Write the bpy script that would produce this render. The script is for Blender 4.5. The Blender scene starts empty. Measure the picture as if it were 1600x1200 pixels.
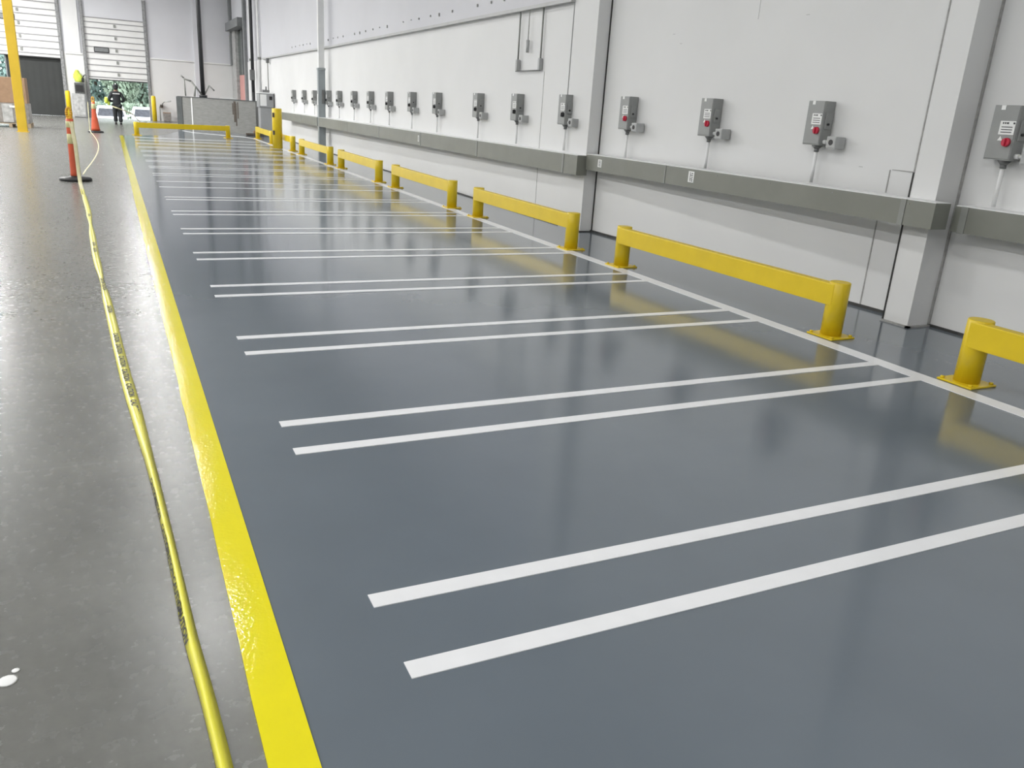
import bpy, bmesh, math, random
from mathutils import Vector, Matrix, Euler
random.seed(7)
S = bpy.context.scene
COL = S.collection
PI = math.pi

# ------------------------------------------------------------------ materials
def lin(c):
    return tuple(((v/255)/12.92 if v/255 <= .04045 else ((v/255+.055)/1.055)**2.4) for v in c)

def mat(name, col, rough=.5, metal=0.0, var=0.0, scale=4.0, bump=0.0, bscale=60.0, rvar=0.0, spec=.5, dist=.01, stretch=None):
    """procedural principled material: colour varied by noise, optional bump and roughness variation"""
    m = bpy.data.materials.new(name); m.use_nodes = True
    nt = m.node_tree; b = nt.nodes['Principled BSDF']
    b.inputs['Roughness'].default_value = rough
    b.inputs['Metallic'].default_value = metal
    b.inputs['Specular IOR Level'].default_value = spec
    c = (*col, 1)
    geo = nt.nodes.new('ShaderNodeNewGeometry')
    src = geo.outputs['Position']
    if stretch:
        mp = nt.nodes.new('ShaderNodeMapping'); mp.inputs['Scale'].default_value = stretch
        nt.links.new(src, mp.inputs['Vector']); src = mp.outputs['Vector']
    n = nt.nodes.new('ShaderNodeTexNoise'); n.inputs['Scale'].default_value = scale
    n.inputs['Detail'].default_value = 5
    nt.links.new(src, n.inputs['Vector'])
    r = nt.nodes.new('ShaderNodeValToRGB')
    r.color_ramp.elements[0].position = .3; r.color_ramp.elements[1].position = .7
    r.color_ramp.elements[0].color = tuple(max(0, v*(1-var)) for v in col)+(1,)
    r.color_ramp.elements[1].color = tuple(min(1, v*(1+var)) for v in col)+(1,)
    nt.links.new(n.outputs['Fac'], r.inputs['Fac'])
    nt.links.new(r.outputs['Color'], b.inputs['Base Color'])
    if rvar:
        mr = nt.nodes.new('ShaderNodeMapRange')
        mr.inputs['To Min'].default_value = max(.02, rough-rvar); mr.inputs['To Max'].default_value = rough+rvar
        nt.links.new(n.outputs['Fac'], mr.inputs['Value']); nt.links.new(mr.outputs['Result'], b.inputs['Roughness'])
    if bump:
        n2 = nt.nodes.new('ShaderNodeTexNoise'); n2.inputs['Scale'].default_value = bscale; n2.inputs['Detail'].default_value = 3
        nt.links.new(geo.outputs['Position'], n2.inputs['Vector'])
        bp = nt.nodes.new('ShaderNodeBump'); bp.inputs['Strength'].default_value = bump; bp.inputs['Distance'].default_value = dist
        nt.links.new(n2.outputs['Fac'], bp.inputs['Height']); nt.links.new(bp.outputs['Normal'], b.inputs['Normal'])
    return m

def math_node(nt, op, a, b=None):
    n = nt.nodes.new('ShaderNodeMath'); n.operation = op
    for k, v in enumerate((a, b)):
        if v is None: continue
        if isinstance(v, (int, float)): n.inputs[k].default_value = v
        else: nt.links.new(v, n.inputs[k])
    return n.outputs[0]

def concrete_material():
    m = mat('polished_concrete', (.146, .147, .136), .26, var=.08, scale=.7, bump=.0, bscale=120, rvar=.0, spec=.85, dist=.002)
    nt = m.node_tree; b = nt.nodes['Principled BSDF']
    geo = nt.nodes.new('ShaderNodeNewGeometry')
    base = b.inputs['Base Color'].links[0].from_socket
    # fine mottling, pores, saw-cut joints
    def noise(scale, lo, hi, c0, c1, detail=8, vec=geo.outputs['Position']):
        n = nt.nodes.new('ShaderNodeTexNoise'); n.inputs['Scale'].default_value = scale; n.inputs['Detail'].default_value = detail
        n.inputs['Roughness'].default_value = .65
        nt.links.new(vec, n.inputs['Vector'])
        r = nt.nodes.new('ShaderNodeValToRGB')
        r.color_ramp.elements[0].position = lo; r.color_ramp.elements[1].position = hi
        r.color_ramp.elements[0].color = (c0, c0, c0, 1); r.color_ramp.elements[1].color = (c1, c1, c1, 1)
        nt.links.new(n.outputs['Fac'], r.inputs['Fac']); return r.outputs['Color']
    def mul(a, c):
        mx = nt.nodes.new('ShaderNodeMix'); mx.data_type = 'RGBA'; mx.blend_type = 'MULTIPLY'; mx.inputs['Factor'].default_value = 1
        nt.links.new(a, mx.inputs[6]); nt.links.new(c, mx.inputs[7]); return mx.outputs[2]
    c = mul(base, noise(2.6, .3, .72, .80, 1.14))
    c = mul(c, noise(28, .3, .7, .90, 1.08, 4))
    sx = nt.nodes.new('ShaderNodeSeparateXYZ'); nt.links.new(geo.outputs['Position'], sx.inputs[0])
    wob = nt.nodes.new('ShaderNodeTexNoise'); wob.inputs['Scale'].default_value = 6; nt.links.new(geo.outputs['Position'], wob.inputs['Vector'])
    y = math_node(nt, 'ADD', sx.outputs['Y'], math_node(nt, 'MULTIPLY', wob.outputs['Fac'], .012))
    j = None
    for y0, w, a in ((3.63, .008, -.25), (22.6, .03, .35), (12.9, .02, .15)):
        d = math_node(nt, 'ABSOLUTE', math_node(nt, 'SUBTRACT', y, y0))
        v = math_node(nt, 'MULTIPLY', math_node(nt, 'LESS_THAN', d, w), a)
        j = v if j is None else math_node(nt, 'ADD', j, v)
    g = math_node(nt, 'SUBTRACT', 1.0, j)
    cb = nt.nodes.new('ShaderNodeCombineXYZ')
    for k in range(3): nt.links.new(g, cb.inputs[k])
    mx = nt.nodes.new('ShaderNodeVectorMath'); mx.operation = 'MULTIPLY'
    nt.links.new(c, mx.inputs[0]); nt.links.new(cb.outputs[0], mx.inputs[1])
    nt.links.new(mx.outputs[0], b.inputs['Base Color'])
    n = nt.nodes.new('ShaderNodeTexNoise'); n.inputs['Scale'].default_value = 22; n.inputs['Detail'].default_value = 4
    nt.links.new(geo.outputs['Position'], n.inputs['Vector'])
    mr = nt.nodes.new('ShaderNodeMapRange'); mr.inputs['From Min'].default_value = .3; mr.inputs['From Max'].default_value = .7
    mr.inputs['To Min'].default_value = .262; mr.inputs['To Max'].default_value = .278
    nt.links.new(n.outputs['Fac'], mr.inputs['Value']); nt.links.new(mr.outputs['Result'], b.inputs['Roughness'])
    return m

M = {}
M['concrete'] = concrete_material()
M['coating'] = mat('grey_epoxy_coating', (.137, .163, .19), .125, var=.05, scale=1.4, bump=.01, bscale=45, rvar=.02, spec=.85, dist=.003)
M['white_line'] = mat('white_line_paint', (.84, .85, .87), .22, var=.02, scale=9, bump=.03, bscale=70, dist=.003)
M['yellow_line'] = mat('yellow_line_paint', (.82, .73, .012), .07, var=.03, scale=3, bump=.16, bscale=75, dist=.004)
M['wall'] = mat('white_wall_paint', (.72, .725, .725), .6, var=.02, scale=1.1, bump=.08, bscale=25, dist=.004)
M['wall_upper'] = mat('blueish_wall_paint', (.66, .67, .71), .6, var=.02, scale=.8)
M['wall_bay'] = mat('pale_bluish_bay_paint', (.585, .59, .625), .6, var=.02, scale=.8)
M['wall_side'] = mat('white_pilaster_paint', (.71, .715, .715), .6, var=.02, scale=1.1)
M['ceiling'] = mat('ceiling_paint', (.68, .69, .70), .8, var=.03, scale=.6)
M['seam'] = mat('dark_joint_filler', (.035, .035, .033), .8, var=.3, scale=20)
M['seam_light'] = mat('grey_joint_filler', (.36, .36, .35), .8, var=.2, scale=20)
M['caulk'] = mat('black_base_sealant', (.045, .045, .043), .6, var=.3, scale=15)
M['yellow'] = mat('safety_yellow_enamel', (.73, .535, .014), .32, var=.04, scale=5, bump=.03, bscale=40, dist=.003)
M['yellow_col'] = mat('yellow_column_paint', (.70, .47, .03), .45, var=.05, scale=3)
M['trough'] = mat('grey_trough_enamel', (.205, .212, .186), .42, var=.05, scale=3)
M['ledge'] = mat('grey_white_ledge_paint', (.46, .465, .465), .5, var=.06, scale=4)
M['trough_joint'] = mat('light_grey_trough_strip', (.25, .26, .245), .45, var=.06, scale=6)
M['white_metal'] = mat('white_painted_metal', (.78, .79, .79), .5, var=.03, scale=5)
M['box'] = mat('grey_switch_enamel', (.285, .295, .29), .4, var=.05, scale=9)
M['box_dark'] = mat('dark_grey_fitting', (.16, .165, .165), .45, var=.1, scale=12)
M['receptacle'] = mat('light_grey_receptacle', (.40, .41, .41), .4, var=.05, scale=12)
M['red'] = mat('red_plastic', (.55, .025, .06), .35, var=.08, scale=30)
M['black'] = mat('black_rubber', (.016, .016, .017), .5, var=.2, scale=15)
M['black_pipe'] = mat('black_pipe_paint', (.028, .03, .033), .45, var=.15, scale=6)
M['label'] = mat('white_sticker', (.82, .83, .82), .5, var=.02, scale=30)
M['ink'] = mat('dark_label_ink', (.05, .05, .055), .6, var=.1, scale=60)
M['orange'] = mat('orange_plastic', (.60, .105, .045), .5, var=.08, scale=8)
M['amber'] = mat('amber_plastic', (.75, .40, .03), .45, var=.05, scale=12)
M['reflect'] = mat('pale_reflective_band', (.62, .60, .33), .35, var=.1, scale=30)
M['tape'] = mat('yellow_barrier_tape', (.74, .70, .05), .28, var=.05, scale=14, bump=.12, bscale=30, dist=.004)
M['tape_pale'] = mat('faded_barrier_tape', (.74, .70, .45), .35, var=.1, scale=10)
M['steel'] = mat('grey_steel_guard', (.30, .335, .35), .4, var=.06, scale=3)
M['block'] = mat('grey_rendered_block', (.235, .238, .228), .7, var=.14, scale=5, bump=.2, bscale=10, stretch=(1, 1, 7))
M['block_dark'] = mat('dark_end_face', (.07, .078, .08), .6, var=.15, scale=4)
M['stain'] = mat('brown_leak_stain', (.085, .07, .055), .7, var=.4, scale=14, stretch=(6, 6, 1))
M['door'] = mat('white_dock_door', (.74, .745, .74), .5, var=.03, scale=3)
M['groove'] = mat('grey_door_groove', (.30, .30, .31), .6, var=.05, scale=5)
M['track'] = mat('galvanised_track', (.27, .275, .28), .45, metal=.3, var=.3, scale=12)
M['dark'] = mat('dark_curtain_vinyl', (.030, .033, .032), .7, var=.1, scale=2)
M['glass_dark'] = mat('dark_green_glass', (.045, .065, .06), .2, var=.3, scale=5, stretch=(1, 1, .3))
M['pink'] = mat('pink_door_panel', (.62, .30, .27), .5, var=.06, scale=3)
M['grey_frame'] = mat('grey_door_frame', (.19, .20, .205), .5, var=.12, scale=5)
M['grey_panel'] = mat('grey_cabinet_enamel', (.30, .31, .315), .45, var=.05, scale=4)
M['cabinet_mottled'] = mat('scuffed_grey_cabinet', (.42, .425, .42), .55, var=.25, scale=7)
M['screen'] = mat('dark_control_box', (.075, .08, .078), .5, var=.35, scale=18)
M['lime'] = mat('lime_safety_fabric', (.62, .74, .10), .7, var=.15, scale=14, bump=.3, bscale=30)
M['cardboard'] = mat('brown_cardboard', (.31, .20, .125), .8, var=.1, scale=6)
M['wrap'] = mat('grey_wrapped_goods', (.25, .235, .22), .5, var=.3, scale=9)
M['wood'] = mat('pallet_wood', (.36, .28, .19), .8, var=.15, scale=8)
M['navy'] = mat('dark_work_clothes', (.018, .021, .025), .8, var=.3, scale=14)
M['skin'] = mat('skin', (.22, .13, .09), .55, var=.05, scale=20)
M['car_white'] = mat('white_car_paint', (.80, .81, .82), .25, var=.01, scale=3)
M['car_silver'] = mat('pale_silver_car_paint', (.56, .60, .60), .25, var=.02, scale=3)
M['car_glass'] = mat('car_glass', (.04, .042, .048), .6, var=.3, scale=6, spec=.1)
M['tyre'] = mat('tyre_rubber', (.02, .02, .02), .8, var=.2, scale=20)
M['lamp_glass'] = mat('headlight_glass', (.35, .36, .38), .15, var=.2, scale=20)
M['leaf_a'] = mat('mid_green_leaves', (.20, .27, .21), .7, var=.3, scale=1.6)
M['leaf_b'] = mat('blue_green_leaves', (.165, .245, .22), .7, var=.3, scale=1.8)
M['leaf_c'] = mat('pale_green_leaves', (.21, .27, .20), .7, var=.3, scale=1.6)
M['bark'] = mat('tree_bark', (.10, .075, .055), .9, var=.3, scale=6)
M['yard'] = mat('bright_yard_concrete', (.55, .55, .53), .8, var=.06, scale=.8)

# ------------------------------------------------------------------ mesh helpers
class MB:
    def __init__(self): self.bm = bmesh.new()
    def _xf(self, verts, rot=None, loc=None):
        if rot is not None: bmesh.ops.rotate(self.bm, verts=verts, cent=(0, 0, 0), matrix=rot)
        if loc is not None: bmesh.ops.translate(self.bm, verts=verts, vec=loc)
    def box(self, x0, x1, y0, y1, z0, z1, bev=0.0, seg=2, taper=None):
        r = bmesh.ops.create_cube(self.bm, size=1)
        vs = r['verts']
        for v in vs:
            tx = ty = 1
            if taper and v.co.z > 0: tx, ty = taper
            v.co = Vector(((x0+x1)/2 + v.co.x*(x1-x0)*tx, (y0+y1)/2 + v.co.y*(y1-y0)*ty, (z0+z1)/2 + v.co.z*(z1-z0)))
        if bev:
            es = list({e for v in vs for e in v.link_edges})
            bmesh.ops.bevel(self.bm, geom=es, offset=bev, segments=seg, affect='EDGES', profile=.7)
        return self
    def tube(self, p0, p1, r0, r1=None, n=20, caps=True):
        p0 = Vector(p0); p1 = Vector(p1); r1 = r0 if r1 is None else r1
        d = p1-p0; q = d.to_track_quat('Z', 'Y').to_matrix()
        a = []; b = []
        for k in range(n):
            c = Vector((math.cos(2*PI*k/n), math.sin(2*PI*k/n), 0))
            a.append(self.bm.verts.new(p0+q@(c*r0))); b.append(self.bm.verts.new(p1+q@(c*r1)))
        for k in range(n):
            f = self.bm.faces.new((a[k], a[(k+1) % n], b[(k+1) % n], b[k])); f.smooth = True
        if caps:
            self.bm.faces.new(a[::-1]); self.bm.faces.new(b)
        return self
    def lathe(self, prof, c=(0, 0, 0), n=24):
        rings = []
        for r, z in prof:
            rings.append([self.bm.verts.new((c[0]+r*math.cos(2*PI*k/n), c[1]+r*math.sin(2*PI*k/n), c[2]+z)) for k in range(n)])
        for i in range(len(rings)-1):
            for k in range(n):
                f = self.bm.faces.new((rings[i][k], rings[i][(k+1) % n], rings[i+1][(k+1) % n], rings[i+1][k])); f.smooth = True
        self.bm.faces.new(rings[0][::-1]); self.bm.faces.new(rings[-1])
        return self
    def path(self, pts, r, n=10):
        for a, b in zip(pts, pts[1:]): self.tube(a, b, r, n=n)
        return self
    def prism(self, poly, z0, z1):
        a = [self.bm.verts.new((x, y, z0)) for x, y in poly]; b = [self.bm.verts.new((x, y, z1)) for x, y in poly]
        n = len(poly)
        for k in range(n): self.bm.faces.new((a[k], a[(k+1) % n], b[(k+1) % n], b[k]))
        self.bm.faces.new(a[::-1]); self.bm.faces.new(b)
        return self
    def build(self, name, m, parent=None, offset=None):
        bmesh.ops.recalc_face_normals(self.bm, faces=self.bm.faces)
        if offset is not None:
            bmesh.ops.translate(self.bm, verts=self.bm.verts, vec=-Vector(offset))
        me = bpy.data.meshes.new(name); self.bm.to_mesh(me); self.bm.free()
        me.materials.append(M[m] if isinstance(m, str) else m)
        o = bpy.data.objects.new(name, me); COL.objects.link(o)
        if parent is not None: o.parent = parent
        return o

def tag(o, label=None, cat=None, group=None, kind=None):
    if label: o['label'] = label
    if cat: o['category'] = cat
    if group: o['group'] = group
    if kind: o['kind'] = kind
    return o
def empty(name, loc, label, cat, group=None, rz=0):
    o = bpy.data.objects.new(name, None); o.empty_display_size = .1
    COL.objects.link(o); o.location = loc; o.rotation_euler.z = rz
    return tag(o, label, cat, group)
def structure(o): o['kind'] = 'structure'; return o
def copy_tree(o, parent=None):
    c = o.copy(); COL.objects.link(c)
    if parent is not None: c.parent = parent
    for ch in [k for k in COL.objects if k.parent == o]: copy_tree(ch, c)
    return c
def ordinal(n):
    return ['first', 'second', 'third', 'fourth', 'fifth', 'sixth', 'seventh', 'eighth', 'ninth', 'tenth', 'eleventh',
            'twelfth', 'thirteenth', 'fourteenth', 'fifteenth', 'sixteenth', 'seventeenth', 'eighteenth', 'nineteenth', 'twentieth'][n-1]

# ------------------------------------------------------------------ camera (standing eye height, tilted down and to the right)
F, YAW, PIT, ROLL, EYE = 1258.63, .461657, .324526, .0646285, 1.55
fw = Vector((math.sin(YAW)*math.cos(PIT), math.cos(YAW)*math.cos(PIT), -math.sin(PIT)))
rt = Vector((math.cos(YAW), -math.sin(YAW), 0)); up = rt.cross(fw)
r2 = rt*math.cos(ROLL)+up*math.sin(ROLL); u2 = -rt*math.sin(ROLL)+up*math.cos(ROLL)
cd = bpy.data.cameras.new('camera'); cam = bpy.data.objects.new('camera', cd); COL.objects.link(cam)
mw = Matrix((r2, u2, -fw)).transposed().to_4x4(); mw.translation = (0, 0, EYE)
cam.matrix_world = mw
cd.sensor_width = 36; cd.sensor_fit = 'HORIZONTAL'; cd.lens = F/1600*36; cd.clip_start = .05; cd.clip_end = 400
S.camera = cam

# ------------------------------------------------------------------ room shell
YB, YF, XL, HC = -10.0, 48.0, -20.0, 8.6
CB = 0.004   # coating thickness
wC, wA = 6.10, 6.32
WB0 = 6.08
def wC_(y): return 5.90+(min(y, 26.0)-10.0)*.0125
def wB(y): return WB0+(10.0-y)*(wA-WB0)/(10.0-4.6)

structure(MB().box(XL, 6.6, YB, YF+.3, -.3, 0).build('floor', 'concrete'))
structure(MB().prism([(.30, YB), (6.6, YB), (6.6, 35.9), (5.6, 36.3), (2.7, 37.9), (2.5, 36.9), (1.6, 32.6), (.30, 31.4)], 0.0005, CB).build('floor', 'coating'))
structure(MB().box(XL-.3, 7.0, YB-.3, YF+.6, HC, HC+.3).build('ceiling', 'ceiling'))
structure(MB().box(XL-.3, XL, YB-.3, YF+.3, 0, HC).build('wall_left', 'wall'))
structure(MB().box(XL, 7.0, YB-.3, YB, 0, HC).build('wall_back', 'wall'))
# right wall: three bays with pilasters between
structure(MB().prism([(5.90, 10.0), (wC, 26.0), (wC, 42.6), (7.0, 42.6), (7.0, 10.0)], 0, 3.04).build('wall_right', 'wall'))
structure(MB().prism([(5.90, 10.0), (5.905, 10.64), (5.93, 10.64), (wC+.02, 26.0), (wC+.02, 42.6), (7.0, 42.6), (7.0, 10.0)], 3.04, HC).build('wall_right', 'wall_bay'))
structure(MB().prism([(WB0, 10.0), (wA, 4.6), (7.0, 4.6), (7.0, 10.0)], 0, HC).build('wall_right', 'wall'))
structure(MB().box(wA, 7.0, YB, 4.6, 0, HC).build('wall_right', 'wall'))
structure(MB().prism([(5.885, 9.99), (5.885, 10.64), (5.91, 10.64), (WB0+.02, 10.02), (WB0+.02, 9.99)], 0, HC).build('trim_1', 'wall_side'))
structure(MB().box(6.05, wA+.05, 4.6, 4.85, 0, HC).build('trim_2', 'wall_side'))
# around the tall side door
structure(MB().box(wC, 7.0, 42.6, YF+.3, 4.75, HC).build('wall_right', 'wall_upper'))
structure(MB().box(wC+.6, 7.0, 42.6, YF+.3, 0, 4.75).build('wall_right', 'wall'))
# steel ledge on the far bay of the right wall and its rust-marked bolts
def strip(d0, d1, y0, y1):
    ys_ = [y0, 26.0, y1] if y0 < 26 < y1 else [y0, y1]
    return [(wC_(y)+d0, y) for y in ys_]+[(wC_(y)+d1, y) for y in ys_[::-1]]
tr = structure(MB().prism(strip(-.09, .01, 10.64, 38.0), 3.035, 3.085).build('trim_3', 'ledge'))
for k in range(34):
    y = 11.9+k*.62+random.uniform(-.08, .08)
    if k % 7 == 5: continue
    b = MB().box(wC_(y)-.002, wC_(y)+.04, y-.013, y+.013, 3.27+random.uniform(-.03, .02), 3.305).build('bolt', 'seam_light', tr)
# far wall: lower white band, upper bluish band
D1 = (-5.3, -1.87, 6.6); D2 = (-.86, 1.97, 4.72)
def far_wall(z0, z1, m, y0):
    w = MB()
    for a, b in ((XL, D1[0]), (D1[1], D2[0]), (D2[1], wC+.62)): w.box(a, b, y0, YF+.3, z0, z1)
    return structure(w.build('wall_far', m))
far_wall(0, 3.03, 'wall', YF)
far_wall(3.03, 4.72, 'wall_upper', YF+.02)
w = MB().box(XL, D1[0], YF+.02, YF+.3, 4.72, HC).box(D1[1], wC+.62, YF+.02, YF+.3, 4.72, HC).box(D1[0], D1[1], YF+.02, YF+.3, 6.6, HC)
structure(w.build('wall_far', 'wall_upper'))
structure(MB().box(D2[1]+.12, wC, YF-.06, YF+.02, 3.0, 3.06).build('trim_4', 'white_metal'))
structure(MB().box(D1[1]+.12, D2[0]-.12, YF-.06, YF+.02, 2.95, 3.01).build('trim_5', 'white_metal'))
structure(MB().box(-1.7, -1.05, YF-.05, YF+.02, 3.02, HC).build('trim_6', 'wall'))
structure(MB().box(4.2, 4.55, YF-.12, YF+.02, 0, HC).build('trim_7', 'wall_upper'))
# base sealant and panel joints
structure(MB().prism(strip(-.02, .01, 10.0, 36.3), CB, .022).build('baseboard_right', 'caulk'))
structure(MB().prism([(WB0-.03, 10.0), (wA-.03, 4.86), (wA+.02, 4.86), (WB0+.02, 10.0)], CB, .03).build('baseboard_right', 'caulk'))
structure(MB().box(wA-.02, wA+.01, YB, 4.6, CB, .025).build('baseboard_right', 'caulk'))
structure(MB().box(5.86, WB0, 9.965, 10.0, CB, .018).build('baseboard_right', 'caulk'))
structure(MB().box(6.02, wA, 4.57, 4.6, CB, .018).box(6.02, 6.06, 4.57, 4.86, CB, .018).build('baseboard_right', 'seam_light'))
structure(MB().box(WB0-.012, WB0+.01, 9.975, 9.995, .02, HC).build('trim_8', 'seam'))
structure(MB().box(6.30, 6.325, 4.585, 4.6, .02, HC).build('trim_9', 'seam_light'))
structure(MB().box(6.045, 6.06, 4.85, 4.862, 1.28, HC).build('trim_10', 'seam_light'))
structure(MB().box(6.045, 6.06, 4.85, 4.865, .02, 1.28).build('trim_10', 'seam'))
structure(MB().box(wC_(11.5)-.003, wC_(11.5)+.01, 11.48, 11.492, .02, 2.16).build('trim_11', 'seam_light'))
structure(MB().box(5.88, 5.90, 10.655, 10.665, 1.1, 3.03).build('trim_13', 'ledge'))
w = MB()
for y, z0, z1 in ((5.33, .03, .87), (5.30, 1.07, 1.27)):
    w.box(wB(y)-.004, wB(y)+.01, y-.006, y+.006, z0, z1)
w.box(wB(5.1)-.008, wB(5.1)+.01, 4.9, 5.45, 1.268, 1.276)
structure(w.build('trim_12', 'seam_light'))
w = MB()
for y0, y1, z in ((6.55, 7.25, 2.63), (8.45, 9.05, 2.44), (8.6, 8.85, 2.55), (5.6, 6.5, 1.27)):
    w.box(wB(y0)-.002, wB(y0)+.03, y0, y1, z-.003, z+.003)
w.box(wB(7.25)-.002, wB(7.25)+.02, 7.247, 7.253, 2.63, 3.4)
structure(w.build('trim_14', 'ledge'))

# ------------------------------------------------------------------ floor paint
ZP = CB+.003
o = MB()
n = 150
L = []; R = []
for k in range(n+1):
    y = YB+(31.45-YB)*k/n
    L.append((.215+random.uniform(-.003, .003), y)); R.append((.333, y))
o = MB().prism(L+R[::-1], 0.0006, ZP+.001).build('floor_line', 'yellow_line')
tag(o, 'wide glossy yellow line along the left edge of the grey painted floor', 'line')
o = MB().prism([(4.80, YB), (4.935, YB), (4.935, 33.1), (4.80, 33.1)], CB-.001, ZP).build('floor_line', 'white_line')
tag(o, 'long white edge line running beside the yellow guard rails', 'line')
pts = [(2.62, 37.3), (2.9, 36.0), (3.95, 34.7), (4.6, 34.1), (4.86, 33.1)]
pl = [(x, y-.12) for x, y in pts]+[(x+.05, y+.22) for x, y in pts[::-1]]
o = MB().prism(pl, CB-.001, ZP).build('floor_line', 'white_line')
tag(o, 'short white line curving along the foot of the grey block wall', 'line')
pairs = [(1.845, 2.215), (3.49, 3.845), (5.10, 5.47), (6.74, 7.12), (8.36, 8.73), (9.98, 10.35), (11.61, 11.96), (13.27, 13.59), (15.04, 16.0)]
y = 17.16
while y < 31:
    pairs.append((y, y+.38)); y += 1.66
for k, (a, b) in enumerate(pairs):
    for nm, y in (('nearer', a), ('farther', b)):
        x0 = .64+random.uniform(-.004, .004)
        o = MB().prism([(x0, y-.038), (4.80, y-.038), (4.80, y+.038), (x0, y+.038)], CB-.001, ZP).build('floor_stripe', 'white_line')
        tag(o, f'{nm} white cross stripe of the {ordinal(k+1)} stripe pair from the camera', 'stripe', 'white cross stripes on the grey floor')
sp = MB()
sp.lathe([(.001, .0005), (.026, .001), (.02, .0025), (.001, .003)], (-.382, 2.195, 0), 12)
sp.lathe([(.001, .0005), (.011, .001), (.008, .002), (.001, .0025)], (-.366, 2.235, 0), 10)
tag(sp.build('paint_splash', 'label'), 'small dried white paint splash on the bare concrete by the left edge', 'paint')

# ------------------------------------------------------------------ guard rails
def guard_rail(length, label, p_near, p_far, h=.44):
    """two round posts on base plates and a square tube on the aisle side; local +Y runs away from the camera"""
    d = Vector((p_far[0]-p_near[0], p_far[1]-p_near[1], 0)); Ln = d.length
    root = empty('guard_rail', (p_near[0], p_near[1], CB), label, 'rail', 'low yellow guard rails', math.atan2(-d.x, d.y))
    for y in (0, Ln):
        po = MB().lathe([(.082, .012), (.082, h-.006), (.076, h)], (0, y, 0), 28).build('post', 'yellow', root)
        MB().box(-.13, .13, y-.13, y+.13, 0, .013, .003, 1).build('base_plate', 'yellow', po)
        for sx in (-1, 1):
            for sy in (-1, 1): MB().lathe([(.014, .013), (.014, .026), (.006, .027)], (sx*.105, y+sy*.105, 0), 6).build('anchor_bolt', 'yellow', po)
    MB().box(-.0835, .0, -.02, Ln+.02, h-.185, h-.012, .010, 2).build('rail_tube', 'yellow', root)
    return root
rails = [((5.10, .30), (5.09, 3.33), 'yellow guard rail nearest the camera, cut off by the right edge'),
         ((5.09, 4.54), (5.00, 7.52), 'second yellow guard rail from the camera, in front of the larger pilaster gap'),
         ((4.985, 8.64), (4.95, 11.50), 'third yellow guard rail from the camera, before the first pilaster corner'),
         ((4.95, 12.6), (4.97, 15.72), 'fourth yellow guard rail from the camera'),
         ((4.95, 16.8), (4.99, 20.15), 'fifth yellow guard rail from the camera'),
         ((4.98, 21.25), (4.99, 24.85), 'sixth yellow guard rail from the camera, below the grey column'),
         ((5.02, 26.35), (4.98, 28.9), 'seventh yellow guard rail, its far half hidden by the tall yellow bollard'),
         ((4.98, 29.85), (5.02, 33.2), 'farthest of the yellow guard rails along the wall, just beyond the bollard')]
rails[1] = (rails[1][0], rails[1][1], 'second yellow guard rail from the camera, the longest one seen whole')
for a, b, lb in rails: guard_rail(0, lb, a, b)
guard_rail(0, 'yellow guard rail set crosswise at the far end of the grey painted floor', (3.88, 32.7), (.78, 32.0))

b = empty('bollard', (4.73, 27.3, CB), 'tall square-topped yellow bollard standing among the far guard rails', 'bollard')
MB().lathe([(.15, 0), (.15, 1.20), (.14, 1.215)], (0, 0, 0), 28).build('post', 'yellow', b)
for z in (.95, .42): MB().box(-.152, -.10, -.125, -.06, z, z+.13).build('scuff_mark', 'stain', b)
for x, lb in ((-1.80, 'yellow bollard behind the near orange delineator, beside the left dock door'), (2.06, 'yellow bollard at the right side of the open dock door')):
    b = empty('bollard', (x, 47.3, 0), lb, 'bollard', 'bollards beside the dock doors')
    MB().lathe([(.11, 0), (.11, 1.17), (.09, 1.22), (.03, 1.235)], (0, 0, 0), 20).build('post', 'yellow', b)

# ------------------------------------------------------------------ cable troughs
def trough(name, label, x0, xw, y0, y1, z0, z1, joints, labels):
    root = empty(name, (x0, y0, z0), label, 'cable trough', 'grey cable troughs on the right wall')
    off = (x0, y0, z0)
    bk = wC_ if y0 > 9.96-.01 and y1 > 10.1 else (wB if y0 > 4 else (lambda y: wA+.0035))
    MB().prism([(x0, y0), (x0, y1), (bk(max(y1, 4.65))-.003, y1), (bk(max(y0, 10) if y1 > 10.1 else max(y0, 4.65))-.003 if y0 > 4.5 or y1 < 4.5 else 6.051, y0)], z0, z1).build('trough_body', 'trough', root, off)
    MB().prism([(x0+.006, y0+.004), (x0+.006, y1-.004), (bk(max(y1, 4.65))-.003, y1-.004), (bk(max(y0, 10) if y1 > 10.1 else max(y0, 4.65))-.003 if y0 > 4.5 or y1 < 4.5 else 6.047, y0+.004)], z1-.001, z1+.006).build('top_face', 'white_metal', root, off)['label'] = 'white top face'  # thin white sheet over the top of the grey trough body
    for y, w in joints:
        MB().box(x0-.006, x0+.002, y-w/2, y+w/2, z0-.004, z1+.002).build('joint_strip', 'trough_joint', root, off)
    for y in [y0+.25+k*.82 for k in range(int((y1-y0)/.82))]:
        MB().tube((x0-.004, y, z1-.03), (x0+.002, y, z1-.03), .007, n=8).build('screw', 'trough_joint', root, off)
    for y, zz, w, hh in labels:
        lb = MB().box(x0-.003, x0+.001, y-w/2, y+w/2, zz-hh/2, zz+hh/2).build('label_plate', 'label', root, off)
        k = MB()
        for j in range(5):
            k.box(x0-.0045, x0-.002, y-w*.32, y-w*.05+(j % 2)*w*.1, zz-hh*.4+j*hh*.17, zz-hh*.4+j*hh*.17+hh*.08)
        k.box(x0-.0045, x0-.002, y+w*.12, y+w*.2, zz-hh*.42, zz+hh*.42)
        k.build('printed_marks', 'ink', lb, off)
    return root
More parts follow.
